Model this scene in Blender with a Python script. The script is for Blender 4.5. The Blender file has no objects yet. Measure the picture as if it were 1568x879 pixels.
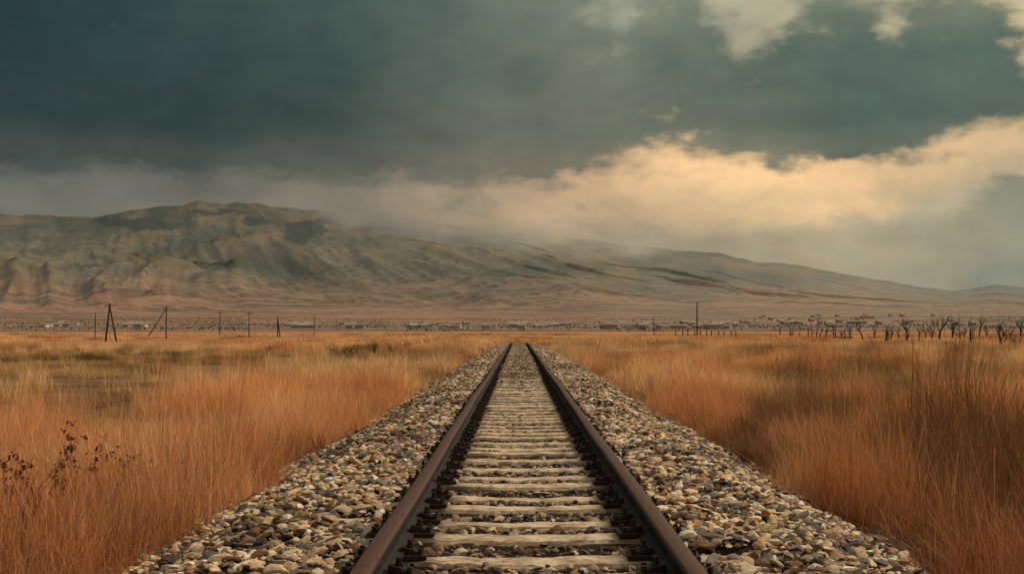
import bpy, bmesh, math, random
import numpy as np
from mathutils import Vector, Matrix
rng=np.random.default_rng(7); random.seed(7)
scene=bpy.context.scene
F=1800.0; CAMX=-0.046; CAMZ=1.075; VX=794.0; HY=505.0; GZ=-0.72

def lin(c):
    o=[]
    for v in c:
        v=v/255.0
        o.append(v/12.92 if v<=0.04045 else ((v+0.055)/1.055)**2.4)
    return (o[0],o[1],o[2],1.0)
# ---------- noise ----------
def _h(ix,iy,s):
    n=(ix.astype(np.int64)*374761393+iy.astype(np.int64)*668265263+s*1442695041)&0xffffffff
    n=((n^(n>>13))*1274126177)&0xffffffff
    n=n^(n>>16)
    return (n&0xffff)/65535.0
def vn(x,y,s=0):
    x=np.asarray(x,float);y=np.asarray(y,float)
    ix=np.floor(x);iy=np.floor(y);fx=x-ix;fy=y-iy
    fx=fx*fx*fx*(fx*(fx*6-15)+10);fy=fy*fy*fy*(fy*(fy*6-15)+10)
    a=_h(ix,iy,s);b=_h(ix+1,iy,s);c=_h(ix,iy+1,s);d=_h(ix+1,iy+1,s)
    return (a*(1-fx)+b*fx)*(1-fy)+(c*(1-fx)+d*fx)*fy
def fbm(x,y,o=4,s=0,g=0.5):
    t=0;a=1;n=0
    for i in range(o):
        t=t+a*vn(x*2**i+i*17.3,y*2**i-i*9.1,s+i);n+=a;a*=g
    return t/n
def sstep(a,b,x):
    t=np.clip((x-a)/(b-a),0,1);return t*t*(3-2*t)
# ---------- helpers ----------
def mesh_np(name,V,Fc,mat=None,smooth=False,attrs=None,parent=None):
    me=bpy.data.meshes.new(name)
    V=np.asarray(V,np.float32);Fc=np.asarray(Fc,np.int32)
    me.vertices.add(len(V));me.vertices.foreach_set('co',V.ravel())
    if len(Fc):
        k=Fc.shape[1]
        me.loops.add(Fc.size);me.loops.foreach_set('vertex_index',Fc.ravel())
        me.polygons.add(len(Fc));me.polygons.foreach_set('loop_start',np.arange(0,Fc.size,k,dtype=np.int32))
        try: me.polygons.foreach_set('loop_total',np.full(len(Fc),k,np.int32))
        except Exception: pass
        me.polygons.foreach_set('use_smooth',np.full(len(Fc),smooth))
    if attrs:
        for k,(t,a) in attrs.items():
            at=me.attributes.new(k,t,'POINT')
            at.data.foreach_set('vector' if t=='FLOAT_VECTOR' else 'value',np.asarray(a,np.int32 if t=='INT' else np.float32).ravel())
    me.update(calc_edges=True)
    if mat: me.materials.append(mat)
    ob=bpy.data.objects.new(name,me)
    return ob
def link(ob,parent=None):
    scene.collection.objects.link(ob)
    if parent: ob.parent=parent
    return ob
def grid_faces(n,m):
    i=np.arange(n-1)[:,None];j=np.arange(m-1)[None,:]
    a=(i*m+j).ravel()
    return np.stack([a,a+1,a+m+1,a+m],1)
class NT:
    def __init__(s,tree): s.t=tree;s.n=tree.nodes;s.l=tree.links
    def new(s,ty,**k):
        n=s.n.new(ty)
        for a,b in k.items(): setattr(n,a,b)
        return n
    def put(s,inp,v):
        if hasattr(v,'links') or isinstance(v,bpy.types.NodeSocket): s.l.new(v,inp)
        else: inp.default_value=v
    def math(s,op,a,b=None,c=None,clamp=False):
        n=s.new('ShaderNodeMath',operation=op,use_clamp=clamp)
        s.put(n.inputs[0],a)
        if b is not None: s.put(n.inputs[1],b)
        if c is not None: s.put(n.inputs[2],c)
        return n.outputs[0]
    def mix(s,f,a,b,mode='MIX'):
        n=s.new('ShaderNodeMix',data_type='RGBA',blend_type=mode)
        s.put(n.inputs[0],f);s.put(n.inputs[6],a);s.put(n.inputs[7],b)
        return n.outputs[2]
    def mr(s,v,a,b,c=0.0,d=1.0,smooth=True):
        n=s.new('ShaderNodeMapRange',interpolation_type='SMOOTHSTEP' if smooth else 'LINEAR')
        s.put(n.inputs[0],v)
        for i,x in enumerate((a,b,c,d)): s.put(n.inputs[i+1],x)
        return n.outputs[0]
    def noise(s,vec,scale,detail=4,rough=0.5,out=0,dist=0.0):
        n=s.new('ShaderNodeTexNoise')
        if vec is not None: s.put(n.inputs['Vector'],vec)
        n.inputs['Scale'].default_value=scale;n.inputs['Detail'].default_value=detail;n.inputs['Roughness'].default_value=rough
        n.inputs['Distortion'].default_value=dist
        return n.outputs[out]
    def vscale(s,vec,sc):
        n=s.new('ShaderNodeVectorMath',operation='MULTIPLY');s.put(n.inputs[0],vec);n.inputs[1].default_value=sc
        return n.outputs[0]
    def ramp(s,f,stops,interp='LINEAR'):
        n=s.new('ShaderNodeValToRGB');r=n.color_ramp;r.interpolation=interp
        s.put(n.inputs[0],f)
        while len(r.elements)>1: r.elements.remove(r.elements[0])
        r.elements[0].position=stops[0][0];r.elements[0].color=stops[0][1]
        for p,c in stops[1:]:
            e=r.elements.new(p);e.color=c
        return n.outputs[0]
def new_mat(name,rough=0.9,spec=0.2):
    m=bpy.data.materials.new(name);m.use_nodes=True
    t=NT(m.node_tree);b=t.n['Principled BSDF']
    b.inputs['Roughness'].default_value=rough
    b.inputs['Specular IOR Level'].default_value=spec
    return m,t,b
def pos(t): return t.new('ShaderNodeNewGeometry').outputs['Position']
def attr(t,n,o='Fac',ty='GEOMETRY'):
    a=t.new('ShaderNodeAttribute');a.attribute_name=n;a.attribute_type=ty;return a.outputs[o]
def bump(t,b,h,st,dist):
    n=t.new('ShaderNodeBump');n.inputs['Strength'].default_value=st;n.inputs['Distance'].default_value=dist
    t.l.new(h,n.inputs['Height']);t.l.new(n.outputs[0],b.inputs['Normal'])
def scatter(name,coll,P,R,S,I,extra={}):
    at={'rot':('FLOAT_VECTOR',R),'scl':('FLOAT_VECTOR',S),'idx':('INT',I)}
    for k,v in extra.items(): at[k]=('FLOAT',v)
    ob=mesh_np(name,P,np.zeros((0,3)),attrs=at)
    link(ob)
    g=bpy.data.node_groups.new(name+'_nodes','GeometryNodeTree')
    g.interface.new_socket('Geometry',in_out='INPUT',socket_type='NodeSocketGeometry')
    g.interface.new_socket('Geometry',in_out='OUTPUT',socket_type='NodeSocketGeometry')
    N=g.nodes;L=g.links
    gi=N.new('NodeGroupInput');go=N.new('NodeGroupOutput')
    ip=N.new('GeometryNodeInstanceOnPoints');ci=N.new('GeometryNodeCollectionInfo')
    ci.inputs['Collection'].default_value=coll;ci.inputs['Separate Children'].default_value=True;ci.inputs['Reset Children'].default_value=True
    def na(nm,ty):
        a=N.new('GeometryNodeInputNamedAttribute');a.data_type=ty;a.inputs['Name'].default_value=nm;return a.outputs['Attribute']
    L.new(gi.outputs[0],ip.inputs['Points']);L.new(ci.outputs[0],ip.inputs['Instance'])
    ip.inputs['Pick Instance'].default_value=True
    L.new(na('idx','INT'),ip.inputs['Instance Index'])
    L.new(na('rot','FLOAT_VECTOR'),ip.inputs['Rotation']);L.new(na('scl','FLOAT_VECTOR'),ip.inputs['Scale'])
    L.new(ip.outputs[0],go.inputs[0])
    md=ob.modifiers.new('scatter','NODES');md.node_group=g
    return ob
def place(px,py,H=CAMZ-GZ):
    d=H*F/(py-HY);return ((px-VX)/F*d+CAMX,d)
# ---------- heights ----------
def crest(y):  # the line dips beyond a low crest
    return -0.00022*np.clip(np.asarray(y,float)-85,0,None)**2
def bed(x,y):
    ax=np.abs(x)
    z=np.interp(ax,[0,0.55,0.8,1.0,1.65,3.0,3.6],[-0.235,-0.235,-0.22,-0.20,-0.20,-0.72,-1.0])
    z=z+np.where(ax<0.95,sstep(24,34,y)*0.05*(0.4+fbm(x*0.6,y*0.25,2,5)),0)
    z=z+(fbm(x*1.3,y*1.3,3,3)-0.5)*0.14*sstep(0.9,1.4,ax)
    return z+crest(y)
def gz(x,y):
    x=np.asarray(x,float);y=np.asarray(y,float)
    r=np.hypot(x,y)
    z=GZ+(fbm(x*0.12,y*0.12,3,11)-0.5)*0.35*sstep(2.5,8,np.abs(x))*(1-sstep(100,400,r)*0.6)
    z=z-0.2*(1-sstep(2.0,3.0,np.abs(x)))*(1-sstep(88,150,y))
    return z
# ---------- materials ----------
m_ground,t,b=new_mat('dry_ground',1.0,0.05)
p=pos(t)
n1=t.noise(t.vscale(p,(0.02,0.06,0)),1.0,5,0.6)
n2=t.noise(t.vscale(p,(0.22,0.5,0)),1.0,6,0.65)
n3=t.noise(p,9.0,4,0.7)
ca=t.ramp(n1,[(0.3,lin((84,62,46))),(0.45,lin((142,104,74))),(0.55,lin((170,122,84))),(0.7,lin((108,80,58)))])
cb=t.ramp(n2,[(0.3,lin((70,56,42))),(0.45,lin((108,82,58))),(0.56,lin((138,106,72))),(0.7,lin((170,134,90)))])
x=t.new('ShaderNodeSeparateXYZ');t.l.new(p,x.inputs[0])
dirt=t.math('MULTIPLY',t.mr(x.outputs[0],-4.5,-7.5),t.math('MULTIPLY',t.mr(x.outputs[1],12.0,20.0),t.mr(x.outputs[1],110.0,75.0)))
c=t.mix(dirt,ca,cb)
ax=t.math('ABSOLUTE',x.outputs[0])
c=t.mix(t.math('MULTIPLY',t.mr(ax,7.0,4.0),t.mr(x.outputs[1],90.0,40.0,0,.85)),c,lin((82,58,42)))
c=t.mix(t.mr(n3,0.35,0.7,0.45,0.0),c,lin((46,36,28)))
fb=t.noise(t.vscale(p,(0.002,0.02,0)),1.0,4,0.6)
far=t.mr(x.outputs[1],80.0,220.0)
c=t.mix(t.math('MULTIPLY',far,0.8),c,t.ramp(fb,[(0.32,lin((104,78,62))),(0.45,lin((186,126,86))),(0.52,lin((212,148,102))),(0.6,lin((128,92,74))),(0.7,lin((184,126,90)))]))
t.l.new(c,b.inputs['Base Color']);bump(t,b,n3,0.6,0.05)
m_bed,t,b=new_mat('ballast_fines',1.0,0.05)
p=pos(t);v=t.new('ShaderNodeTexVoronoi');v.inputs['Scale'].default_value=16;t.l.new(p,v.inputs['Vector'])
hv=t.new('ShaderNodeSeparateColor');t.l.new(v.outputs['Color'],hv.inputs[0])
cc=t.ramp(hv.outputs[0],[(0.0,lin((66,56,46))),(0.5,lin((120,102,82))),(0.8,lin((168,148,122))),(1,lin((200,180,148)))])
c=t.mix(t.mr(v.outputs['Distance'],0.3,0.6),cc,lin((44,36,30)))
x=t.new('ShaderNodeSeparateXYZ');t.l.new(p,x.inputs[0])
far=t.mr(x.outputs[1],15.0,60.0)
c=t.mix(t.math('SUBTRACT',1.0,far),c,lin((50,40,32)))
t.l.new(c,b.inputs['Base Color']);bump(t,b,v.outputs['Distance'],0.8,0.04)
def stone_mat():
    m,t,b=new_mat('ballast_stone',0.8,0.3)
    k=attr(t,'kind','Fac','INSTANCER');sh=attr(t,'shade','Fac','INSTANCER');p=pos(t)
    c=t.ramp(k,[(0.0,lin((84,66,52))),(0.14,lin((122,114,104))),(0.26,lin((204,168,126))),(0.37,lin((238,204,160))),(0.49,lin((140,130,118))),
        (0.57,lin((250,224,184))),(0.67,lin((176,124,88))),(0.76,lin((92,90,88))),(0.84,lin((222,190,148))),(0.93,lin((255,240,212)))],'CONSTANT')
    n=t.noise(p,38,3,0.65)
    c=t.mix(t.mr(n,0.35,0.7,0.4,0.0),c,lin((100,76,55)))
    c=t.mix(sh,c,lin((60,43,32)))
    t.l.new(c,b.inputs['Base Color']);bump(t,b,n,0.4,0.01)
    return m
m_stone=stone_mat()
def grass_mat(name,tip,mid,base,alt,pale,dark):
    m=bpy.data.materials.new(name);m.use_nodes=True;t=NT(m.node_tree);t.n.clear()
    out=t.new('ShaderNodeOutputMaterial')
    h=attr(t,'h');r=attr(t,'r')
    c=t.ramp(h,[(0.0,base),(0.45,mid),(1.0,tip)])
    c=t.mix(attr(t,'alt','Fac','INSTANCER'),c,alt)
    c=t.mix(attr(t,'pale','Fac','INSTANCER'),c,pale)
    c=t.mix(attr(t,'red','Fac','INSTANCER'),c,lin((158,92,62)))
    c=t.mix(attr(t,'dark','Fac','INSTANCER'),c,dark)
    hs=t.new('ShaderNodeHueSaturation');t.l.new(c,hs.inputs['Color']);t.l.new(t.mr(r,0,1,0.5,1.6,False),hs.inputs['Value'])
    d=t.new('ShaderNodeBsdfDiffuse')
    t.l.new(hs.outputs[0],d.inputs[0]);t.l.new(d.outputs[0],out.inputs[0])
    return m
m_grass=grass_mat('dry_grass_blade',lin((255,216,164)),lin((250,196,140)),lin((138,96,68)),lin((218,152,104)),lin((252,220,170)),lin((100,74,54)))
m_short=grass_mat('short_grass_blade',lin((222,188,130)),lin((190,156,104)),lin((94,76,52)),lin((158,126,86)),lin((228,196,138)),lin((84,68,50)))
# hills
m_hill=bpy.data.materials.new('hillside');m_hill.use_nodes=True;t=NT(m_hill.node_tree);b=t.n['Principled BSDF'];b.inputs['Roughness'].default_value=1;b.inputs['Specular IOR Level'].default_value=0
p=pos(t);x=t.new('ShaderNodeSeparateXYZ');t.l.new(p,x.inputs[0])
up=t.ramp(t.noise(t.vscale(p,(1,.5,1)),0.003,7,0.62),[(0.3,lin((70,80,74))),(0.45,lin((100,100,90))),(0.55,lin((124,112,94))),(0.7,lin((92,96,86)))])  # muted teal-grey slopes, distance haze put into the colour
lo=t.ramp(t.noise(t.vscale(p,(0.0006,0.003,0)),1.6,7,0.66),[(0.3,lin((86,86,78))),(0.42,lin((142,112,92))),(0.49,lin((166,128,104))),(0.55,lin((104,94,84))),(0.64,lin((156,122,100)))])
warpz=t.math('ADD',x.outputs[2],t.math('MULTIPLY',t.math('SUBTRACT',t.noise(p,0.0012,4,0.6),0.5),300.0))
c=t.mix(t.mr(warpz,40.0,290.0),lo,up)
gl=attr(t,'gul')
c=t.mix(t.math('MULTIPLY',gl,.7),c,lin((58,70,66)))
vv=t.new('ShaderNodeTexVoronoi');vv.inputs['Scale'].default_value=0.022;t.l.new(p,vv.inputs['Vector'])
spots=t.math('MULTIPLY',t.mr(vv.outputs['Distance'],0.40,0.25),t.mr(t.noise(p,0.0025,3,0.5),0.42,0.58))
c=t.mix(t.math('MULTIPLY',spots,0.6),c,lin((50,60,52)))
c=t.mix(attr(t,'veg'),c,lin((46,60,58)))
t.l.new(c,b.inputs['Base Color'])
bump(t,b,t.noise(p,0.012,6,0.6),.8,18.0)
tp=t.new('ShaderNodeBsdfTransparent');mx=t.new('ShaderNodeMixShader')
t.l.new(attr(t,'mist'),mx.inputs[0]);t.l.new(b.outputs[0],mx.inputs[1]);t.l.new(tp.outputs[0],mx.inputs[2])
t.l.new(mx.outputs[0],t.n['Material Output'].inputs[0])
# concrete sleeper
m_slp,t,b=new_mat('weathered_concrete',0.9,0.2)
p=pos(t);n=t.noise(p,6,7,0.7);n2=t.noise(t.vscale(p,(1,4,1)),18,4,0.6)
c=t.ramp(n,[(0.3,lin((118,98,80))),(0.45,lin((184,160,134))),(0.6,lin((222,198,168))),(0.75,lin((146,124,102)))])
c=t.mix(t.mr(n2,0.5,0.64,0.0,0.6),c,lin((88,68,52)))
x=t.new('ShaderNodeSeparateXYZ');t.l.new(p,x.inputs[0]);ax=t.math('ABSOLUTE',x.outputs[0])
st=t.math('MULTIPLY',t.mr(ax,0.42,0.62),t.mr(ax,0.98,0.86))
c=t.mix(t.math('MULTIPLY',st,0.75),c,lin((58,42,32)))
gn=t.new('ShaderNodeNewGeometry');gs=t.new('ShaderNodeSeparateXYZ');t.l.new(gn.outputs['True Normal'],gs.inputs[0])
c=t.mix(t.mr(gs.outputs[2],.75,.3,0.0,.75),c,lin((64,50,38)))  # steep faces painted darker: side shade put into the colour
t.l.new(c,b.inputs['Base Color']);bump(t,b,n,0.5,0.02)
m_rail,t,b=new_mat('rusted_rail_steel',0.7,0.3)
p=pos(t);n=t.noise(t.vscale(p,(1,0.25,1)),30,5,0.7)
c=t.ramp(n,[(0.3,lin((50,31,22))),(0.5,lin((82,54,40))),(0.7,lin((64,41,31)))])
x=t.new('ShaderNodeSeparateXYZ');t.l.new(p,x.inputs[0])
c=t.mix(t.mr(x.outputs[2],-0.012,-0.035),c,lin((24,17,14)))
t.l.new(c,b.inputs['Base Color']);bump(t,b,n,0.3,0.004)
m_fast,t,b=new_mat('blackened_iron',0.8,0.3)
c=t.ramp(t.noise(pos(t),25,4,0.6),[(0.3,lin((24,19,17))),(0.7,lin((58,40,31)))]);t.l.new(c,b.inputs['Base Color'])
m_wood,t,b=new_mat('weathered_wood',0.95,0.1)
c=t.ramp(t.noise(t.vscale(pos(t),(3,3,0.5)),3,5,0.6),[(0.3,lin((42,40,38))),(0.7,lin((74,68,62)))]);t.l.new(c,b.inputs['Base Color'])
m_twig,t,b=new_mat('dead_twig',0.95,0.1)
c=t.ramp(t.noise(pos(t),5,4,0.6),[(0.3,lin((50,34,28))),(0.7,lin((104,70,52)))]);t.l.new(c,b.inputs['Base Color'])
m_stalk,t,b=new_mat('dry_stalk',0.95,0.1)
c=t.ramp(t.noise(pos(t),5,4,0.6),[(0.3,lin((110,74,50))),(0.7,lin((200,150,106)))]);t.l.new(c,b.inputs['Base Color'])
m_bark,t,b=new_mat('bark',0.95,0.1)
c=t.ramp(t.noise(pos(t),5,4,0.6),[(0.3,lin((28,26,26))),(0.7,lin((50,44,40)))]);t.l.new(c,b.inputs['Base Color'])
m_leaf,t,b=new_mat('dead_leaf',0.9,0.1)
c=t.ramp(t.noise(pos(t),12,3,0.6),[(0.35,lin((52,28,22))),(0.7,lin((112,58,36)))]);t.l.new(c,b.inputs['Base Color'])
m_dist,t,b=new_mat('far_foliage',1,0)
c=t.ramp(t.noise(pos(t),0.02,4,0.6),[(0.3,lin((100,110,104))),(0.7,lin((130,122,108)))]);t.l.new(c,b.inputs['Base Color'])  # foliage paled, with distance haze painted into its colour
m_wall,t,b=new_mat('village_wall',0.9,0.1)
c=t.ramp(t.noise(pos(t),0.03,2,0.5),[(0.35,lin((160,150,136))),(0.55,lin((210,200,184)))],'CONSTANT');t.l.new(c,b.inputs['Base Color'])
m_roof,t,b=new_mat('village_roof',0.9,0.1)
c=t.ramp(t.noise(pos(t),0.02,2,0.5),[(0.4,lin((150,124,110))),(0.6,lin((164,152,140)))]);t.l.new(c,b.inputs['Base Color'])  # roof tones lightened to carry painted distance haze
m_wire,t,b=new_mat('wire',0.6,0.3);b.inputs['Base Color'].default_value=lin((50,50,50))

# ---------- ground sheet ----------
def axis(lims):
    out=[]
    for a,b_,n in lims: out+=list(np.linspace(a,b_,n,endpoint=False))
    return out
pa=axis([(0,20,60),(20,60,60),(60,200,60),(200,1000,40),(1000,9000,20)])+[9000]
xs=np.array([-v for v in pa[:0:-1]]+pa)
ya=axis([(0,40,110),(40,120,90),(120,400,70),(400,1500,30),(1500,9000,15)])+[9000]
ys=np.array([-v for v in axis([(5,50,12),(50,3000,12)])[::-1]]+ya)
X,Y=np.meshgrid(xs,ys)
Z=gz(X,Y)
link(mesh_np('ground',np.stack([X,Y,Z],-1).reshape(-1,3),grid_faces(len(ys),len(xs)),m_ground,True))
xs=np.linspace(-3.8,3.8,90);ys=np.concatenate([np.linspace(-6,60,420),np.linspace(60.3,170,220)])
X,Y=np.meshgrid(xs,ys);Z=bed(X,Y)
link(mesh_np('ballast_bed',np.stack([X,Y,Z],-1).reshape(-1,3),grid_faces(len(ys),len(xs)),m_bed,True))
# ---------- stones ----------
coll=bpy.data.collections.new('stone_kinds')
for i in range(16):
    bm=bmesh.new();sx,sy,sz=random.uniform(.85,1.4),random.uniform(.55,.95),random.uniform(.28,.55)
    for k in range(22):
        v=Vector([random.gauss(0,1) for _ in range(3)]).normalized()*random.uniform(.8,1.05)
        bm.verts.new((v.x*sx,v.y*sy,v.z*sz))
    r=bmesh.ops.convex_hull(bm,input=bm.verts)
    bmesh.ops.delete(bm,geom=[g for g in r['geom_interior'] if isinstance(g,bmesh.types.BMVert)],context='VERTS')
    me=bpy.data.meshes.new('stone_%d'%i);bm.to_mesh(me);bm.free();me.materials.append(m_stone)
    coll.objects.link(bpy.data.objects.new('stone_%02d'%i,me))
P=[];R=[];S=[];SH=[]
for (y0,y1,dens,s0,s1) in [(3.5,18,560,.014,.064),(18,45,260,.028,.068),(45,112,95,.05,.09)]:
    n=int((y1-y0)*7.2*dens)
    x=rng.uniform(-3.6,3.6,n);y=rng.uniform(y0,y1,n)
    ax=np.abs(x)
    edge=2.9+(fbm(y*0.6,x*0+(x>0)*9,3,21)-.5)*1.2+rng.exponential(.16,n)-.1
    keep=(ax<edge)
    inn=ax<0.72
    fr=((y-0.3)/0.6)%1.0
    onslp=(np.abs(fr-0.5)<0.22)&(ax<1.26)
    expo=vn(np.floor((y-0.3)/0.6)*3.7,(x>0)*5.5,33)
    bury=0.07+0.35*sstep(12,28,y)*(fbm(x*1.2,y*.35,2,9)>.55)+0.5*sstep(26,36,y)*(fbm(x*.5,y*.2,2,9)>.42)
    clear=onslp&inn&(rng.random(n)>bury)
    clear2=onslp&(ax>=0.72)&(expo>0.62)&(y<30)&(rng.random(n)>0.2)
    onrail=(ax>0.65)&(ax<0.85)
    keep&=~clear&~clear2&~(onrail)
    x=x[keep];y=y[keep];n=len(x)
    s=rng.uniform(0,1,n)**1.7*(s1-s0)+s0
    s*=np.where(np.abs(x)<0.7,0.72,1.0)
    z=np.maximum(bed(x,y),gz(x,y)-.02)+s*0.2+rng.uniform(-.015,.025,n)
    z=np.where((np.abs(x)>.84)&(np.abs(x)<1.3),z+0.02,z)
    ax=np.abs(x)
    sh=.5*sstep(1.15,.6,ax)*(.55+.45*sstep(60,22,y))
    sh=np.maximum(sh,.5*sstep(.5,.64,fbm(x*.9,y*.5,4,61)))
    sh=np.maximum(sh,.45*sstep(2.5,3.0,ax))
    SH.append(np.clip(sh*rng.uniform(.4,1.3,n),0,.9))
    P.append(np.stack([x,y,z],1));R.append(np.stack([rng.normal(0,.3,n),rng.normal(0,.3,n),rng.uniform(0,6.28,n)],1))
    S.append(np.repeat(s[:,None],3,1)*rng.uniform(.8,1.2,(n,3)))
P=np.concatenate(P);R=np.concatenate(R);S=np.concatenate(S);SH=np.concatenate(SH)
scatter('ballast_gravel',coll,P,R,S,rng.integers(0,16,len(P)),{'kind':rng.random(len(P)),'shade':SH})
print('stones',len(P))
# ---------- track ----------
track=bpy.data.objects.new('railway_track',None);link(track)
half=[(0.0,0.0),(0.036,-0.001),(0.045,-0.006),(0.048,-0.016),(0.046,-0.036),(0.034,-0.044),(0.012,-0.052),(0.010,-0.11),(0.014,-0.134),(0.040,-0.148),(0.072,-0.156),(0.074,-0.168)]
prof=half+[(-a,c) for a,c in half[::-1] if a>0]
prof=np.array(prof)
ys=np.concatenate([np.arange(-6,85,1.5),np.arange(85,170,3)])
for sgn,nm in ((-1,'rail_left'),(1,'rail_right')):
    k=len(prof);V=[]
    for y in ys:
        wob=0.007*math.sin(y*0.31+sgn)+0.004*math.sin(y*0.9)
        zz=0.004*math.sin(y*0.5+sgn*2)+float(crest(y))
        V+= [(sgn*0.755+wob+a,y,c+zz) for a,c in prof]
    V=np.array(V);n=len(ys)
    Fc=[]
    for i in range(n-1):
        for j in range(k):
            j2=(j+1)%k;Fc.append((i*k+j,i*k+j2,(i+1)*k+j2,(i+1)*k+j))
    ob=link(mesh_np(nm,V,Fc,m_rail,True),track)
    md=ob.modifiers.new('e','EDGE_SPLIT');md.split_angle=math.radians(50)
V=[];Fc=[];o=0
sy=np.arange(0.6*5,130,0.6)+0.0
slp=[]
sec=[(-.115,-.16),(-.108,-.03),(-.09,-.008),(-.05,0),(0.05,0),(.09,-.008),(.108,-.03),(.115,-.16)]
for y in sy:
    yc=y+random.gauss(0,.032);rot=random.gauss(0,.015);zc=-0.174+random.gauss(0,.010)+float(crest(y))
    slp.append((yc,rot,zc));L=2.5;nx=44;sd=random.random()*100
    xs_=np.linspace(-L/2,L/2,nx)+random.gauss(0,.02)
    base=o
    for xx in xs_:
        sag=-0.014*math.exp(-(xx/0.45)**2)
        for (a,c) in sec:
            nz=(float(vn(xx*9+sd,a*30,4))-.5)*0.018+(float(vn(xx*30+sd,a*50,8))-.5)*0.008
            ny=(float(vn(xx*11+sd,a*7+9,6))-.5)*0.040+(float(vn(xx*3+sd,a*7+9,16))-.5)*0.04
            V.append((xx,yc+a+ny+rot*xx,zc+c+sag+nz));o+=1
    k=len(sec)
    for i in range(nx-1):
        for j in range(k-1):
            Fc.append((base+i*k+j,base+(i+1)*k+j,base+(i+1)*k+j+1,base+i*k+j+1))
    for e in (0,nx-1):
        q=base+e*k
        Fc+=[(q,q+1,q+6,q+7),(q+1,q+2,q+5,q+6),(q+2,q+3,q+4,q+5)]
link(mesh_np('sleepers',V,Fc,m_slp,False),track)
bm=bmesh.new()
def box(bm,c,s,rz=0,ry=0):
    M=Matrix.Translation(c)@Matrix.Rotation(rz,4,'Z')@Matrix.Rotation(ry,4,'Y')@Matrix.Diagonal((s[0],s[1],s[2],1))
    return bmesh.ops.create_cube(bm,size=1,matrix=M)['verts']
def cyl(bm,c,r,h,seg=6):
    bmesh.ops.create_cone(bm,cap_ends=True,segments=seg,radius1=r,radius2=r*.9,depth=h,matrix=Matrix.Translation(c))
box(bm,(0,0,.004),(.40,.17,.022))
for s in (-1,1):
    box(bm,(s*.095,0,.034),(.085,.085,.028),0,s*.22)
    box(bm,(s*.15,0,.024),(.05,.12,.02))
    cyl(bm,(s*.105,0,.065),.017,.05);cyl(bm,(s*.105,0,.052),.026,.018)
    cyl(bm,(s*.165,.05,.035),.016,.03);cyl(bm,(s*.165,-.05,.035),.016,.03)
bm.verts.ensure_lookup_table();tv=np.array([v.co[:] for v in bm.verts])
bmesh.ops.triangulate(bm,faces=bm.faces);tf=np.array([[v.index for v in f.verts] for f in bm.faces]);bm.free()
V=[];Fc=[];o=0
for yc,rot,zc in slp:
    for s in (-1,1):
        a=random.gauss(0,.05);ca,sa=math.cos(a),math.sin(a)
        q=tv.copy();q[:,0],q[:,1]=tv[:,0]*ca-tv[:,1]*sa+s*.755,tv[:,0]*sa+tv[:,1]*ca+yc+rot*s*.75
        q[:,2]+=zc+.006;V.append(q);Fc.append(tf+o);o+=len(tv)
link(mesh_np('rail_fasteners',np.concatenate(V),np.concatenate(Fc),m_fast,False),track)
# ---------- grass ----------
def tuft(name,n,R,h0,h1,w,mat,seed,lean=.35,segs=3,taper=.75):
    g=np.random.default_rng(seed)
    a=g.uniform(0,6.28,n);rr=R*np.sqrt(g.uniform(0,1,n));bx=rr*np.cos(a);by=rr*np.sin(a)
    h=h0+(h1-h0)*g.uniform(0,1,n)**1.6;la=g.uniform(0,6.28,n);ln=np.abs(g.normal(0,lean,n))*h;wa=g.uniform(0,3.14,n)
    bend=g.uniform(1.3,2.6,n)
    V=np.zeros((n,(segs+1)*2,3));H=np.zeros((n,(segs+1)*2))
    for k in range(segs+1):
        tt=k/segs;cx=bx+np.cos(la)*ln*tt**bend;cy=by+np.sin(la)*ln*tt**bend;cz=h*tt*(1-.12*tt*(ln/h))
        ww=w*(1-tt*taper)*.5*g.uniform(.8,1.2,n)
        for s,i in ((-1,0),(1,1)):
            V[:,2*k+i,0]=cx+s*ww*np.cos(wa);V[:,2*k+i,1]=cy+s*ww*np.sin(wa);V[:,2*k+i,2]=cz-0.02
            H[:,2*k+i]=tt
    rr_=np.repeat(g.uniform(0,1,n)[:,None],(segs+1)*2,1)
    f=np.array([[2*k,2*k+1,2*k+3,2*k+2] for k in range(segs)])
    Fc=(np.arange(n)[:,None,None]*(segs+1)*2+f[None]).reshape(-1,4)
    return mesh_np(name,V.reshape(-1,3),Fc,mat,True,{'h':('FLOAT',H.ravel()),'r':('FLOAT',rr_.ravel())})
gc=bpy.data.collections.new('grass_kinds')
for i in range(6): gc.objects.link(tuft('grass_%02d'%i,75,.17,.2,.72,.0045,m_grass,i,.42))
for i in range(4): gc.objects.link(tuft('grass_%02d'%(6+i),150,.5,.25,.70,.010,m_grass,20+i,.4))
for i in range(4): gc.objects.link(tuft('grass_%02d'%(10+i),240,2.2,.25,.62,.035,m_grass,40+i,segs=2))
for i in range(3): gc.objects.link(tuft('grass_%02d'%(14+i),110,.35,.05,.2,.006,m_short,60+i,.6,2))
for i in range(3): gc.objects.link(tuft('grass_%02d'%(17+i),14,.14,.65,1.0,.006,m_grass,80+i,.2,3,.3))
def inview(x,y,m=1.0): return np.abs(x+0.0)<y*0.47+2+m
P=[];S=[];I=[];R=[];AT={'alt':[],'pale':[],'red':[],'dark':[]}
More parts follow.
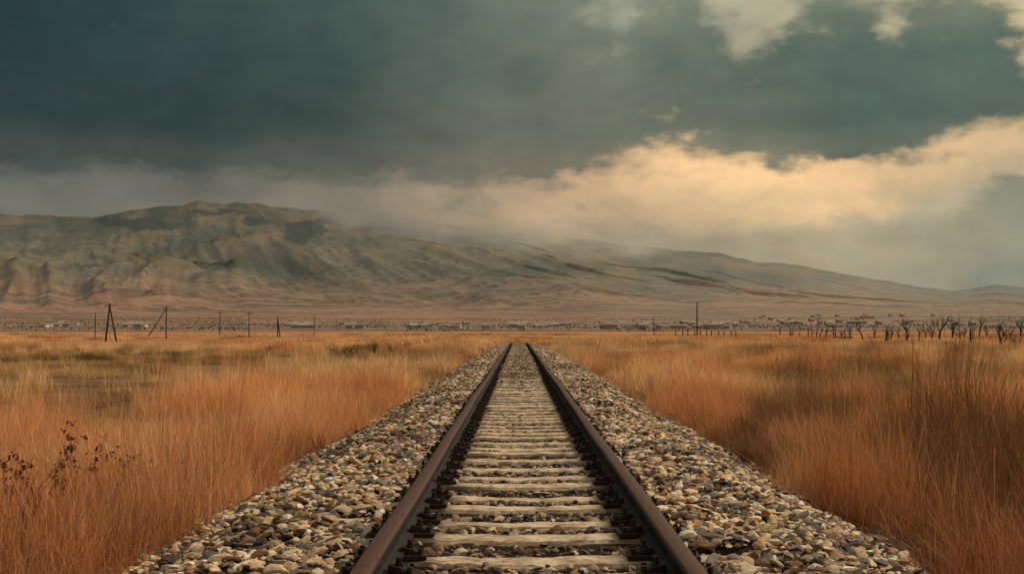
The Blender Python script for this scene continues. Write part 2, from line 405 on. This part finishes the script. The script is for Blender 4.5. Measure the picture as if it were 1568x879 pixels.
def add(x,y,sc,idx,sz=1.0):
    n=len(x);z=gz(x,y);ax=np.abs(x)
    P.append(np.stack([x,y,z],1));R.append(np.stack([rng.normal(0,.09,n),rng.normal(0,.09,n),rng.uniform(0,6.28,n)],1))
    s=sc*np.ones(n);clump=fbm(x*.6,y*.45,3,77)
    hs=s*(0.2+1.55*clump)*rng.uniform(.7,1.3,n)*sz
    S.append(np.stack([s,s,hs],1));I.append(idx)
    AT['alt'].append(np.clip(sstep(.42,.62,fbm(x*.22,y*.15,4,101))*.7+rng.normal(0,.12,n),0,1))
    AT['pale'].append(np.clip(sstep(.42,.58,fbm(x*.11,y*.07,3,111))*.65+rng.normal(0,.1,n),0,1)+0*x)
    AT['red'].append(np.clip(sstep(4.4,2.8,ax)*.5*sstep(26,9,y)+.5*sstep(12,6,y)+.2*sstep(.55,.7,fbm(x*.3,y*.2,3,121)),0,.8)*rng.uniform(.5,1.2,n))
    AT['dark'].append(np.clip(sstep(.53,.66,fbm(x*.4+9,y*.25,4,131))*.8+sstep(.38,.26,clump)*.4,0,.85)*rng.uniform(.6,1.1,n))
def barren(x,y):
    e=(fbm(x*.12,y*.07,3,55)-.5)
    a=sstep(-4.8,-7.2,x+e*5)*sstep(15,22,y+e*14)*sstep(105,80,y+e*25)
    a2=sstep(-24,-45,x)*sstep(60,90,y)*(fbm(x*.02,y*.03,2,91)>.5)
    return np.clip(a+a2*.9,0,1)
def edgef(x,y):
    e=2.5+(fbm(y*.5,(x>0)*7.0+0*y,3,66)-.5)*1.3
    return sstep(0,.9,np.abs(x)-e)
n=25000;x=rng.uniform(-15,15,n);y=rng.uniform(2.5,28,n)
k=inview(x,y)&(rng.random(n)<(1-barren(x,y)*.98)*np.clip(edgef(x,y)*1.4,0,1))
x=x[k];y=y[k];add(x,y,1.0,rng.integers(0,6,len(x)),0.5+.6*edgef(x,y))
n=6000;x=rng.uniform(-15,15,n);y=rng.uniform(4,40,n)
k=inview(x,y)&(rng.random(n)<(1-barren(x,y)*.98)*(edgef(x,y)>.8)*(fbm(x*.4,y*.3,3,141)>.5))
x=x[k];y=y[k];add(x,y,1.0,rng.integers(17,20,len(x)),1.0)
# tall rank growth beyond the right shoulder
n=700;x=rng.uniform(4.3,8.5,n);y=rng.uniform(10,17,n)
k=(fbm(x*.5,y*.4,3,151)>.45);x=x[k];y=y[k];add(x,y,1.15,rng.integers(17,20,len(x)),1.2);add(x,y,1.3,rng.integers(0,6,len(x)),1.15)
n=34000;x=rng.uniform(-52,52,n);y=rng.uniform(24,105,n)
k=inview(x,y)&(rng.random(n)<(1-barren(x,y)*.97)*edgef(x,y))&(np.abs(x)>2.8)
x=x[k];y=y[k];add(x,y,1.0,rng.integers(6,10,len(x)),0.6+.5*edgef(x,y))
n=26000;u=rng.uniform(0,1,n);y=95+u**1.3*380;x=rng.uniform(-1,1,n)*(y*.5)
k=(rng.random(n)<(1-barren(x,y)*.9))&(fbm(x*.02,y*.012,3,31)>.42)&((np.abs(x)>5)|(y>135))
x=x[k];y=y[k];add(x,y,1.0,rng.integers(10,14,len(x)),.9)
n=32000;x=rng.uniform(-50,-4,n);y=rng.uniform(10,105,n)
k=inview(x,y)&(barren(x,y)>.25)&(fbm(x*.15,y*.1,3,88)>.5)
x=x[k];y=y[k];add(x,y,1.3,rng.integers(14,17,len(x)),1.3)
P=np.concatenate(P);R=np.concatenate(R);S=np.concatenate(S);I=np.concatenate(I)
scatter('dry_grass',gc,P,R,S,I,{k:np.concatenate(v) for k,v in AT.items()});print('tufts',len(P))
# ---------- branches ----------
def tubes(segs,sides=5):
    V=[];Fc=[];o=0
    for p0,p1,r0,r1 in segs:
        d=(p1-p0).normalized();u=d.orthogonal().normalized();w=d.cross(u)
        for p_,r_ in ((p0,r0),(p1,r1)):
            for k in range(sides):
                a=6.2832*k/sides;V.append(tuple(p_+u*math.cos(a)*r_+w*math.sin(a)*r_))
        for k in range(sides):
            k2=(k+1)%sides;Fc.append((o+k,o+k2,o+sides+k2,o+sides+k))
        o+=2*sides
    return V,Fc
def grow(rd,p0,d,L,r,lv,segs,spread,tips):
    n=4;p_=p0.copy();dd=d.copy()
    for i in range(n):
        dd=(dd+Vector((rd.gauss(0,.16),rd.gauss(0,.16),rd.gauss(.03,.08)))).normalized()
        q=p_+dd*L/n;r1=r*(1-.16)
        segs.append((p_.copy(),q.copy(),r,r1));p_=q;r=r1
        if lv>0 and i>=1:
            for _ in range(rd.choice((1,2))):
                a=rd.uniform(0,6.28);nd=(dd+Vector((math.cos(a),math.sin(a),rd.uniform(-.1,.5)))*spread).normalized()
                grow(rd,p_,nd,L*rd.uniform(.45,.75),r*.62,lv-1,segs,spread,tips)
    tips.append(p_.copy())
def plant(name,x,y,h,r,seed,mat,levels=3,stems=1,spread=.8,leaves=0,z=None,trunk=0.45):
    rd=random.Random(seed);segs=[];tips=[]
    for s in range(stems):
        off=Vector((rd.uniform(-.12,.12),rd.uniform(-.12,.12),0))*(stems>1)*h
        d=Vector((rd.gauss(0,.25),rd.gauss(0,.25),1)).normalized() if stems>1 else Vector((rd.gauss(0,.06),rd.gauss(0,.06),1)).normalized()
        grow(rd,off,d,h*trunk*rd.uniform(.85,1.1),r,levels,segs,spread,tips)
    V,Fc=tubes(segs)
    V=np.array(V);V[:,2]*=h/max(V[:,2].max(),.1)
    ob=mesh_np(name,V,Fc,mat,True)
    ob.location=(x,y,(gz(x,y) if z is None else z)-.05);link(ob)
    if leaves:
        LV=[];LF=[];o=0
        sc=h/max(np.array([t_[2] for t_ in tips]).max(),.1)
        for t_ in tips:
            for _ in range(leaves):
                c=Vector((t_.x,t_.y,t_.z*sc))+Vector([rd.gauss(0,.02) for _ in range(3)])
                a=Vector([rd.gauss(0,1) for _ in range(3)]).normalized()*rd.uniform(.012,.028);b_=a.orthogonal()*rd.uniform(.4,.7)
                LV+=[tuple(c-a),tuple(c+b_),tuple(c+a),tuple(c-b_)];LF.append((o,o+1,o+2,o+3));o+=4
        l=mesh_np('leaves',LV,LF,m_leaf);link(l,ob)
    return ob
for i,(px,pt,pb) in enumerate([(1320,488,520),(1350,490,536),(1388,503,532),(1436,477,520),(1425,492,522),(1456,481,518),(1466,494,528),(1484,493,530),(1497,484,519),(1527,490,538),(1545,496,522),(1560,482,519),(1275,492,519),(1288,499,519),(1300,496,519),(1240,501,519),(1255,499,519),(1212,502,519),(1375,496,519),(1388,485,519),(1405,492,520),(1510,496,520),(1338,498,519),(1362,500,520),(1415,498,519),(1475,498,519),(1535,486,519),(1262,498,519)]):
    x,y=place(px,pb);h=(pb-pt)/F*y
    plant('bare_tree',x,y,h,h*.034+.05,100+i,m_bark,3,1,.75)
for i,(px,pt,pb) in enumerate([(1004,516,548),(1120,512,534),(1100,514,533),(1185,518,548),(1210,522,548),(1384,514,545),(1460,518,552),(960,514,533),(1142,528,552),(655,512,534),(640,514,536),(620,516,540),(600,518,545),(575,520,548),(548,518,545),(530,522,550),(672,510,530),(510,522,545),(700,511,527),(720,512,526),(590,516,536),(1555,503,540),(1060,515,530),(925,518,535)]):
    x,y=place(px,pb);h=(pb-pt)/F*y
    plant('dead_shrub',x,y,h*1.05,.014+h*.009,200+i,m_twig,2,6,.55,trunk=.6)
for i,(px,pt,pb,lv,le) in enumerate([(30,630,860,2,0),(8,690,870,1,0),(112,645,820,2,5),(228,660,800,2,3),(60,700,860,1,0),(500,635,700,1,0),(1385,555,640,2,0),(175,690,800,1,2)]):
    x,y=place(px,pb);h=(pb-pt)/F*y
    plant('dry_weed',x,y,h,.009,300+i,m_twig,lv,2,.5,le,trunk=.6)
for i in range(20):
    px=random.uniform(1335,1570);pb=random.uniform(655,745);pt=np.interp(px,[1335,1440,1500,1570],[600,555,540,575])+random.uniform(-10,45)
    x,y=place(px,pb);h=(pb-pt)/F*y
    plant('dry_weed',x,y,h,.007,400+i,m_stalk if i%3 else m_twig,random.choice((1,1,2)),3,.35,0,trunk=.75)
# ---------- poles ----------
def pole(name,px,pt,pb,lean=0,arm=True,brace=None,r=.13):
    x,y=place(px,pb);h=(pb-pt)/F*y
    e=bpy.data.objects.new(name,None);e.location=(x,y,float(gz(x,y))-.1);link(e)
    top=Vector((lean,0,h))
    V,Fc=tubes([(Vector((0,0,0)),top*.5,r,r*.85),(top*.5,top,r*.85,r*.65)],8);link(mesh_np('shaft',V,Fc,m_wood,True),e)
    if arm:
        V,Fc=tubes([(top+Vector((-.8,0,-.35)),top+Vector((.8,0,-.35)),.06,.06)],4);link(mesh_np('crossarm',V,Fc,m_wood),e)
        ins=[(top+Vector((a,0,-.35)),top+Vector((a,0,-.1)),.05,.04) for a in (-.7,.0,.7)]
        V,Fc=tubes(ins,6);link(mesh_np('insulators',V,Fc,m_wall),e)
    if brace is not None:
        V,Fc=tubes([(Vector((brace,0.3,0)),top*.93,r*.9,r*.7)],8);link(mesh_np('brace',V,Fc,m_wood,True),e)
        if abs(brace)<2.5:
            V,Fc=tubes([(Vector((brace*.55,.1,h*.42)),top*.45,.06,.06)],6);link(mesh_np('tie',V,Fc,m_wood,True),e)
    return e.location+top
tp=[]
tp.append(pole('utility_pole',161,463,523,0.6,True,1.6,.16))
tp.append(pole('utility_pole',145,478,520,0,False,None,.1))
tp.append(pole('utility_pole',254,467,519,0,True,-4.0,.13))
tp.append(pole('utility_pole',336,477,517,0,True,None,.13))
tp.append(pole('utility_pole',381,477,517,0,True,None,.13))
tp.append(pole('utility_pole',425,484,519,0,False,.5,.13))
tp.append(pole('utility_pole',481,482,516.5,0,False,None,.1))
pole('utility_pole',1067,462,518,0,False,None,.16)
pole('utility_pole',1001,486,517,0,False,None,.1)
pole('utility_pole',1456,483,517,0,False,None,.1)
pole('utility_pole',1484,483,517,0,False,None,.1)
segs=[]
for a,b_ in ((0,2),(2,3),(3,4),(4,5),(5,6)):
    for off in (-.6,.6):
        A=tp[a]+Vector((off,0,-.15));B=tp[b_]+Vector((off,0,-.15));pr=A
        for k in range(1,13):
            q=A.lerp(B,k/12);q.z-=1.0*4*(k/12)*(1-k/12);segs.append((pr,q,.018,.018));pr=q
V,Fc=tubes(segs,3);link(mesh_np('overhead_wires',V,Fc,m_wire))
segs=[]
for px in list(range(1036,1132,9))+list(range(1195,1300,14)):
    x,y=place(px+random.uniform(-2,2),519);h=random.uniform(1.3,2.0);z0=float(gz(x,y))
    segs.append((Vector((x,y,z0-.1)),Vector((x+random.gauss(0,.08),y,z0+h)),.11,.09))
V,Fc=tubes(segs,6);link(mesh_np('fence_posts',V,Fc,m_wood,True))
# ---------- hills ----------
rp=np.array([(-900,380),(-500,350),(-200,335),(0,327),(60,329),(140,333),(175,326),(200,321),(255,314),(275,314),(300,306),(325,310),(345,312),(365,308),(430,317),(500,322),(560,328),(600,336),(700,344),(790,354),(870,364),(950,374),(1000,379),(1050,385),(1080,386),(1110,389),(1160,402),(1200,402),(1230,408),(1260,414),(1330,426),(1400,438),(1460,446),(1500,440),(1530,436),(1568,441),(1700,452),(2000,445),(2500,460)],float)
na,nr=1100,340
paz=np.linspace(-850,2450,na)
rr=1150+(7000-1150)*np.linspace(0,1,nr)**1.05
PX,RR=np.meshgrid(paz,rr)
AZ=np.arctan((PX-VX)/F)
XX=RR*np.sin(AZ);YY=RR*np.cos(AZ);D=YY
ridge=HY-np.interp(PX,rp[:,0],rp[:,1])+(fbm(PX/22,PX*0,3,5)-.5)*3
def foot(D): return np.interp(D,[1150,1300,1600,2100,2800,3800,7000],[-4,-1,4,10,18,31,40])
t2=np.clip((RR-3500)/(7000-3500),0,1)
s=0.25*sstep(0,1,t2)+0.75*t2
E=foot(RR)+(ridge-foot(RR)*1.0)*s
Zh=CAMZ+D*E/F
wu=(fbm(XX/700,YY/700,3,3)-.5)*1.1
def spur(lx,ly,sh,sd,oc):
    r_=0;a_=1;tot=0
    for i in range(oc):
        u=(XX+sh*(YY-4000))/lx*2**i+wu*(1+.5*i)+i*3.7;v=YY/ly*1.6**i
        q=1-np.abs(2*vn(u,v,sd+i)-1);r_=r_+a_*q**1.4;tot+=a_;a_*=.5
    return r_/tot
s1=spur(850,3200,.4,40,6)
s2=spur(280,1300,.35,60,4)
env=np.clip(t2*2.5,0,1)**.8*np.clip((1-t2)*2.2,0,1)
amp=np.clip(ridge/190,0.25,1)**1.6
Zh=Zh+(s1-.62)*amp*270*env+(s2-.6)*amp*80*env
Zh+=(fbm(XX/90,YY/90,3,9)-.5)*9*np.clip(t2*5,0,1)*amp
cap=CAMZ+D*(ridge-1.0)/F
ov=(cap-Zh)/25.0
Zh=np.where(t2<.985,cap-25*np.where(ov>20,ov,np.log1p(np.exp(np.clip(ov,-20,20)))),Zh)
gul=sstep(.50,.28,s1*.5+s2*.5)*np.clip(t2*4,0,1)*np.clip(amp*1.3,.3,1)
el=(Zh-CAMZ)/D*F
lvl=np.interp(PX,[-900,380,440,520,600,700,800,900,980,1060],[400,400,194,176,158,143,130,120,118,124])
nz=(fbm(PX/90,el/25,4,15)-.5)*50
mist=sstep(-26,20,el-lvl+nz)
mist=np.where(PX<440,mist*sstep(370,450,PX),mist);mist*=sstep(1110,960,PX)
haze=np.interp(PX,[-800,0,500,900,1200,1568,2400],[.14,.16,.22,.30,.40,.60,.72])*np.clip(.5+t2*.6,0,1)  # distance haze imitated by letting sky show through the slope
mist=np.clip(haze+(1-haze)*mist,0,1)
veg=np.zeros_like(PX)
for cx,cy,wx_,wy_ in [(205,340,60,9),(238,344,34,8),(460,356,28,18),(395,340,30,8),(500,340,26,7),(330,325,40,5),(570,345,40,8)]:
    g=((PX-cx+(fbm(PX/30,el/12,3,71)-.5)*50)/wx_)**2+(((HY-el)-cy+(fbm(PX/25,el/10,3,72)-.5)*14)/wy_)**2
    veg=np.maximum(veg,sstep(1.3,.7,g)*.75)
V=np.stack([XX,YY,Zh],-1).reshape(-1,3)
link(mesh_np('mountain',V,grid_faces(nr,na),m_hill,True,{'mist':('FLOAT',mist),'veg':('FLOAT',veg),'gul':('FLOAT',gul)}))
def hz(x,y):
    r=math.hypot(x,y);return CAMZ+y*float(foot(r))/F
V=[];Fw=[];Vr=[];Fr=[];o=0;o2=0
cl=[(640,8),(700,12),(790,20),(845,18),(940,25),(965,20),(1010,18),(1080,25),(1120,20),(1170,30),(1240,40),(1320,50),(1420,50),(205,10),(90,15),(465,12),(540,10)]
for i in range(210):
    cx,sx_=random.choice(cl)
    px=random.gauss(cx,sx_)
    d=random.uniform(1450,2000) if px<1130 else random.uniform(1600,3000)
    x=(px-VX)/F*d;y=d;z=hz(x,y)-1
    L=random.choice([7,9,12,28 if random.random()<.4 else 9])*random.uniform(.8,1.3);W=random.uniform(6,10);H=random.uniform(2.5,5)+1;a=random.uniform(-.5,.5)
    ca,sa=math.cos(a),math.sin(a)
    def T(u,v,w): return (x+u*ca-v*sa,y+u*sa+v*ca,z+w)
    V+=[T(-L/2,-W/2,0),T(L/2,-W/2,0),T(L/2,W/2,0),T(-L/2,W/2,0),T(-L/2,-W/2,H),T(L/2,-W/2,H),T(L/2,W/2,H),T(-L/2,W/2,H)]
    for f in ((0,1,5,4),(1,2,6,5),(2,3,7,6),(3,0,4,7)): Fw.append([o+q for q in f])
    o+=8
    e=.5;rh=random.uniform(1,2.2)
    Vr+=[T(-L/2-e,-W/2-e,H),T(L/2+e,-W/2-e,H),T(L/2+e,W/2+e,H),T(-L/2-e,W/2+e,H),T(-L/2-e,0,H+rh),T(L/2+e,0,H+rh)]
    for f in ((0,1,5,4),(2,3,4,5),(3,0,4,4),(1,2,5,5)): Fr.append([o2+q for q in f])
    o2+=6
vil=bpy.data.objects.new('distant_village',None);link(vil)
link(mesh_np('walls',V,Fw,m_wall),vil)
me=bpy.data.meshes.new('roofs');me.from_pydata(Vr,[],[tuple(dict.fromkeys(f)) for f in Fr]);me.materials.append(m_roof)
link(bpy.data.objects.new('roofs',me),vil)
n=60000
px=rng.uniform(-250,1850,n);d=1250+rng.uniform(0,1,n)**1.2*1500
dens=fbm(px/110,d/40,4,81)
k=dens>.58+.05*rng.random(n)
px=px[k];d=d[k];x=(px-VX)/F*d;n=len(x)
zz=CAMZ+d*foot(np.hypot(x,d))/F
hh=rng.uniform(0,1,n)*np.clip(1+(dens[k]-.57)*45,1,3.5)
c=np.stack([x+rng.normal(0,2,n),d+rng.normal(0,3,n),zz+hh],1)
A=rng.normal(0,1,(n,3));A/=np.linalg.norm(A,axis=1)[:,None];B=np.cross(A,rng.normal(0,1,(n,3)));B/=np.linalg.norm(B,axis=1)[:,None]
sz=rng.uniform(.6,1.3,n)[:,None]
V=np.stack([c-A*sz,c+B*sz,c+A*sz,c-B*sz],1).reshape(-1,3)
link(mesh_np('distant_trees',V,np.arange(n*4).reshape(-1,4),m_dist))

# ---------- world ----------
w=bpy.data.worlds.new('World');scene.world=w;w.use_nodes=True
try: w.cycles.sampling_method='NONE'
except Exception as ex: print(ex)
t=NT(w.node_tree);bg=t.n['Background']
tc=t.new('ShaderNodeTexCoord');d=tc.outputs['Generated']
sp=t.new('ShaderNodeSeparateXYZ');t.l.new(d,sp.inputs[0])
az=t.math('ARCTAN2',sp.outputs[0],sp.outputs[1])
el=t.math('ARCSINE',sp.outputs[2])
px=t.math('MULTIPLY_ADD',az,F,VX);py=t.math('MULTIPLY_ADD',el,-F,HY)
cv=t.new('ShaderNodeCombineXYZ');t.l.new(t.math('MULTIPLY',px,1/400),cv.inputs[0]);t.l.new(t.math('MULTIPLY',py,1/230),cv.inputs[1])
def warp(scale,detail,off,rough=.5):
    n=t.new('ShaderNodeTexNoise');n.inputs['Scale'].default_value=scale;n.inputs['Detail'].default_value=detail;n.inputs['Roughness'].default_value=rough
    va=t.new('ShaderNodeVectorMath',operation='ADD');t.l.new(cv.outputs[0],va.inputs[0]);va.inputs[1].default_value=(off,off*1.7,off)
    t.l.new(va.outputs[0],n.inputs['Vector'])
    s_=t.new('ShaderNodeSeparateColor');t.l.new(n.outputs['Color'],s_.inputs[0]);return s_
w1=warp(3.4,4,3.3,.6)
wpx=t.math('ADD',px,t.math('MULTIPLY',t.math('SUBTRACT',w1.outputs[0],.5),110.0))
wpy=t.math('ADD',t.math('SUBTRACT',py,8.0),t.math('MULTIPLY',t.math('SUBTRACT',w1.outputs[1],.5),56.0))
fx=t.math('DIVIDE',wpx,1568.0,clamp=True)
def field(rows,fx,y,interp='LINEAR'):
    rows=sorted(rows);cur=None
    for i,(ry,st) in enumerate(rows):
        r=t.ramp(fx,[(max(0,min(1,a/1568)),c) for a,c in st],interp)
        cur=r if cur is None else t.mix(t.mr(y,float(rows[i-1][0]),float(ry)),cur,r)
    return cur
L_=lambda lst:[(a,lin(c)) for a,c in lst]
back=field([
 (40,L_([(0,(140,142,124)),(700,(150,153,133)),(950,(160,162,140)),(1150,(178,172,144)),(1568,(208,190,152))])),
 (150,L_([(0,(120,125,112)),(700,(140,142,124)),(1100,(196,182,146)),(1568,(222,196,154))])),
 (220,L_([(0,(94,100,92)),(400,(102,105,95)),(600,(114,113,100)),(800,(150,138,116)),(930,(196,168,134)),(1000,(244,202,150)),(1200,(244,200,146)),(1568,(216,184,142))])),
 (262,L_([(0,(94,99,92)),(200,(104,105,96)),(400,(112,110,98)),(600,(140,130,112)),(750,(176,152,126)),(900,(218,180,140)),(1100,(255,212,156)),(1300,(246,203,151)),(1568,(190,172,142))])),
 (315,L_([(0,(108,109,100)),(300,(118,114,103)),(500,(132,123,108)),(650,(158,141,119)),(800,(184,160,130)),(1000,(210,179,140)),(1200,(230,195,148)),(1310,(230,194,147)),(1400,(182,169,138)),(1568,(152,152,132))])),
 (365,L_([(0,(110,112,103)),(600,(116,116,104)),(750,(130,125,110)),(900,(156,145,122)),(1100,(172,160,134)),(1300,(168,161,136)),(1568,(136,148,135))])),
 (440,L_([(0,(114,118,110)),(800,(132,134,120)),(1000,(140,145,132)),(1300,(142,149,135)),(1568,(122,142,136))])),
],fx,wpy)
cloud=field([
 (0,L_([(0,(40,60,60)),(250,(48,68,67)),(500,(66,84,79)),(700,(92,106,96)),(900,(118,126,109)),(1150,(120,128,110)),(1300,(122,129,110)),(1568,(126,130,110))])),
 (100,L_([(0,(42,61,61)),(250,(48,67,66)),(500,(62,79,74)),(700,(92,104,93)),(900,(114,120,104)),(1100,(100,113,99)),(1300,(86,102,91)),(1568,(90,107,94))])),
 (190,L_([(0,(46,62,61)),(300,(48,64,62)),(500,(62,75,69)),(700,(98,104,92)),(900,(106,110,96)),(1100,(104,111,96)),(1300,(80,97,86)),(1568,(92,105,93))])),
 (245,L_([(0,(64,75,71)),(300,(72,79,74)),(500,(88,92,83)),(700,(110,107,94)),(900,(120,116,99)),(1100,(136,128,106)),(1300,(98,108,94)),(1568,(126,129,111))])),
 (330,L_([(0,(106,106,97)),(700,(138,129,111)),(1000,(176,156,128)),(1250,(174,158,130)),(1568,(136,140,122))])),
],fx,wpy)
XSM=[0,200,400,600,750,850,950,1050,1150,1250,1350,1450,1520,1568]
MR={-60:[1,1,1,1,1,.8,.4,.8,.3,.6,.4,.6,.2,.0],
 0:[1,1,1,1,.95,.75,.3,.85,.1,.6,.2,.75,.1,0],
 60:[1,1,1,1,.95,.85,.65,.9,.2,.75,.45,.85,.4,0],
 110:[1,1,1,1,1,1,.9,.9,.75,.9,1,1,.8,.1],
 180:[1,1,1,1,1,1,.95,.9,1,1,1,1,1,.3],
 212:[1,1,1,1,1,1,.7,.4,.85,1.1,1,.55,.4,.1],
 240:[.95,1,.95,.9,.9,.95,.35,.1,.35,.9,.65,.15,.15,.1],
 268:[.5,.6,.55,.65,.6,.55,.15,.15,.05,.2,.1,.05,.15,.2],
 290:[.1,.2,.25,.35,.4,.3,.15,.1,0,0,0,.2,.6,.65],
 318:[.1,.1,.2,.3,.3,.25,.15,.1,.1,.2,.05,.5,.8,.85],
 360:[.1,.1,.2,.3,.3,.3,.4,.4,.5,.6,.6,.75,.8,.9]}
mask=field([(k,[(a,(v*.8,)*3+(1,)) for a,v in zip(XSM,vs)]) for k,vs in MR.items()],fx,wpy)
w2=warp(5.0,7,9.1,.56)
mm=t.math('ADD',mask,t.math('MULTIPLY',t.math('SUBTRACT',w2.outputs[0],.5),1.1))
mfac=t.mr(mm,.18,.60)
col=t.mix(mfac,back,cloud)
w3=warp(1.7,5,5.7,.55)
col=t.mix(1.0,col,t.ramp(w3.outputs[2],[(.3,(.82,.84,.85,1)),(.5,(1,1,1,1)),(.7,(1.12,1.10,1.06,1))]),'MULTIPLY')
col=t.mix(1.0,col,t.ramp(w2.outputs[1],[(.3,(.88,.89,.89,1)),(.7,(1.10,1.09,1.07,1))]),'MULTIPLY')
sky=t.new('ShaderNodeTexSky');sky.sky_type='NISHITA';sky.sun_disc=False
SE,SA=38,56
sky.sun_elevation=math.radians(SE);sky.sun_rotation=math.radians(SA)
nsk=t.mix(1.0,sky.outputs[0],(.08,.08,.08,1),'MULTIPLY')
zen=t.mix(.12,(.86,.78,.64,1),nsk)
col=t.mix(t.mr(el,.42,1.1),t.mix(.02,col,nsk),zen)
t.l.new(col,bg.inputs[0]);bg.inputs[1].default_value=1.0
sl=bpy.data.lights.new('sun','SUN');sl.energy=2.0;sl.angle=math.radians(10);sl.color=(1,.87,.68)
so=bpy.data.objects.new('sun',sl);link(so)
e_,a_=math.radians(SE),math.radians(SA)
sd=Vector((math.sin(a_)*math.cos(e_),math.cos(a_)*math.cos(e_),math.sin(e_)))
so.rotation_euler=sd.to_track_quat('Z','Y').to_euler();so.location=(20,20,30)
cd=bpy.data.cameras.new('camera');cd.lens=36*F/1568;cd.sensor_width=36;cd.clip_end=20000;cd.clip_start=.05
co=bpy.data.objects.new('camera',cd);link(co);co.location=(CAMX,0,CAMZ)
co.rotation_euler=(math.pi/2+math.atan(65.5/F),0,10/F)
scene.camera=co
vs=scene.view_settings;vs.view_transform='Standard';vs.look='None';vs.exposure=0;vs.gamma=1
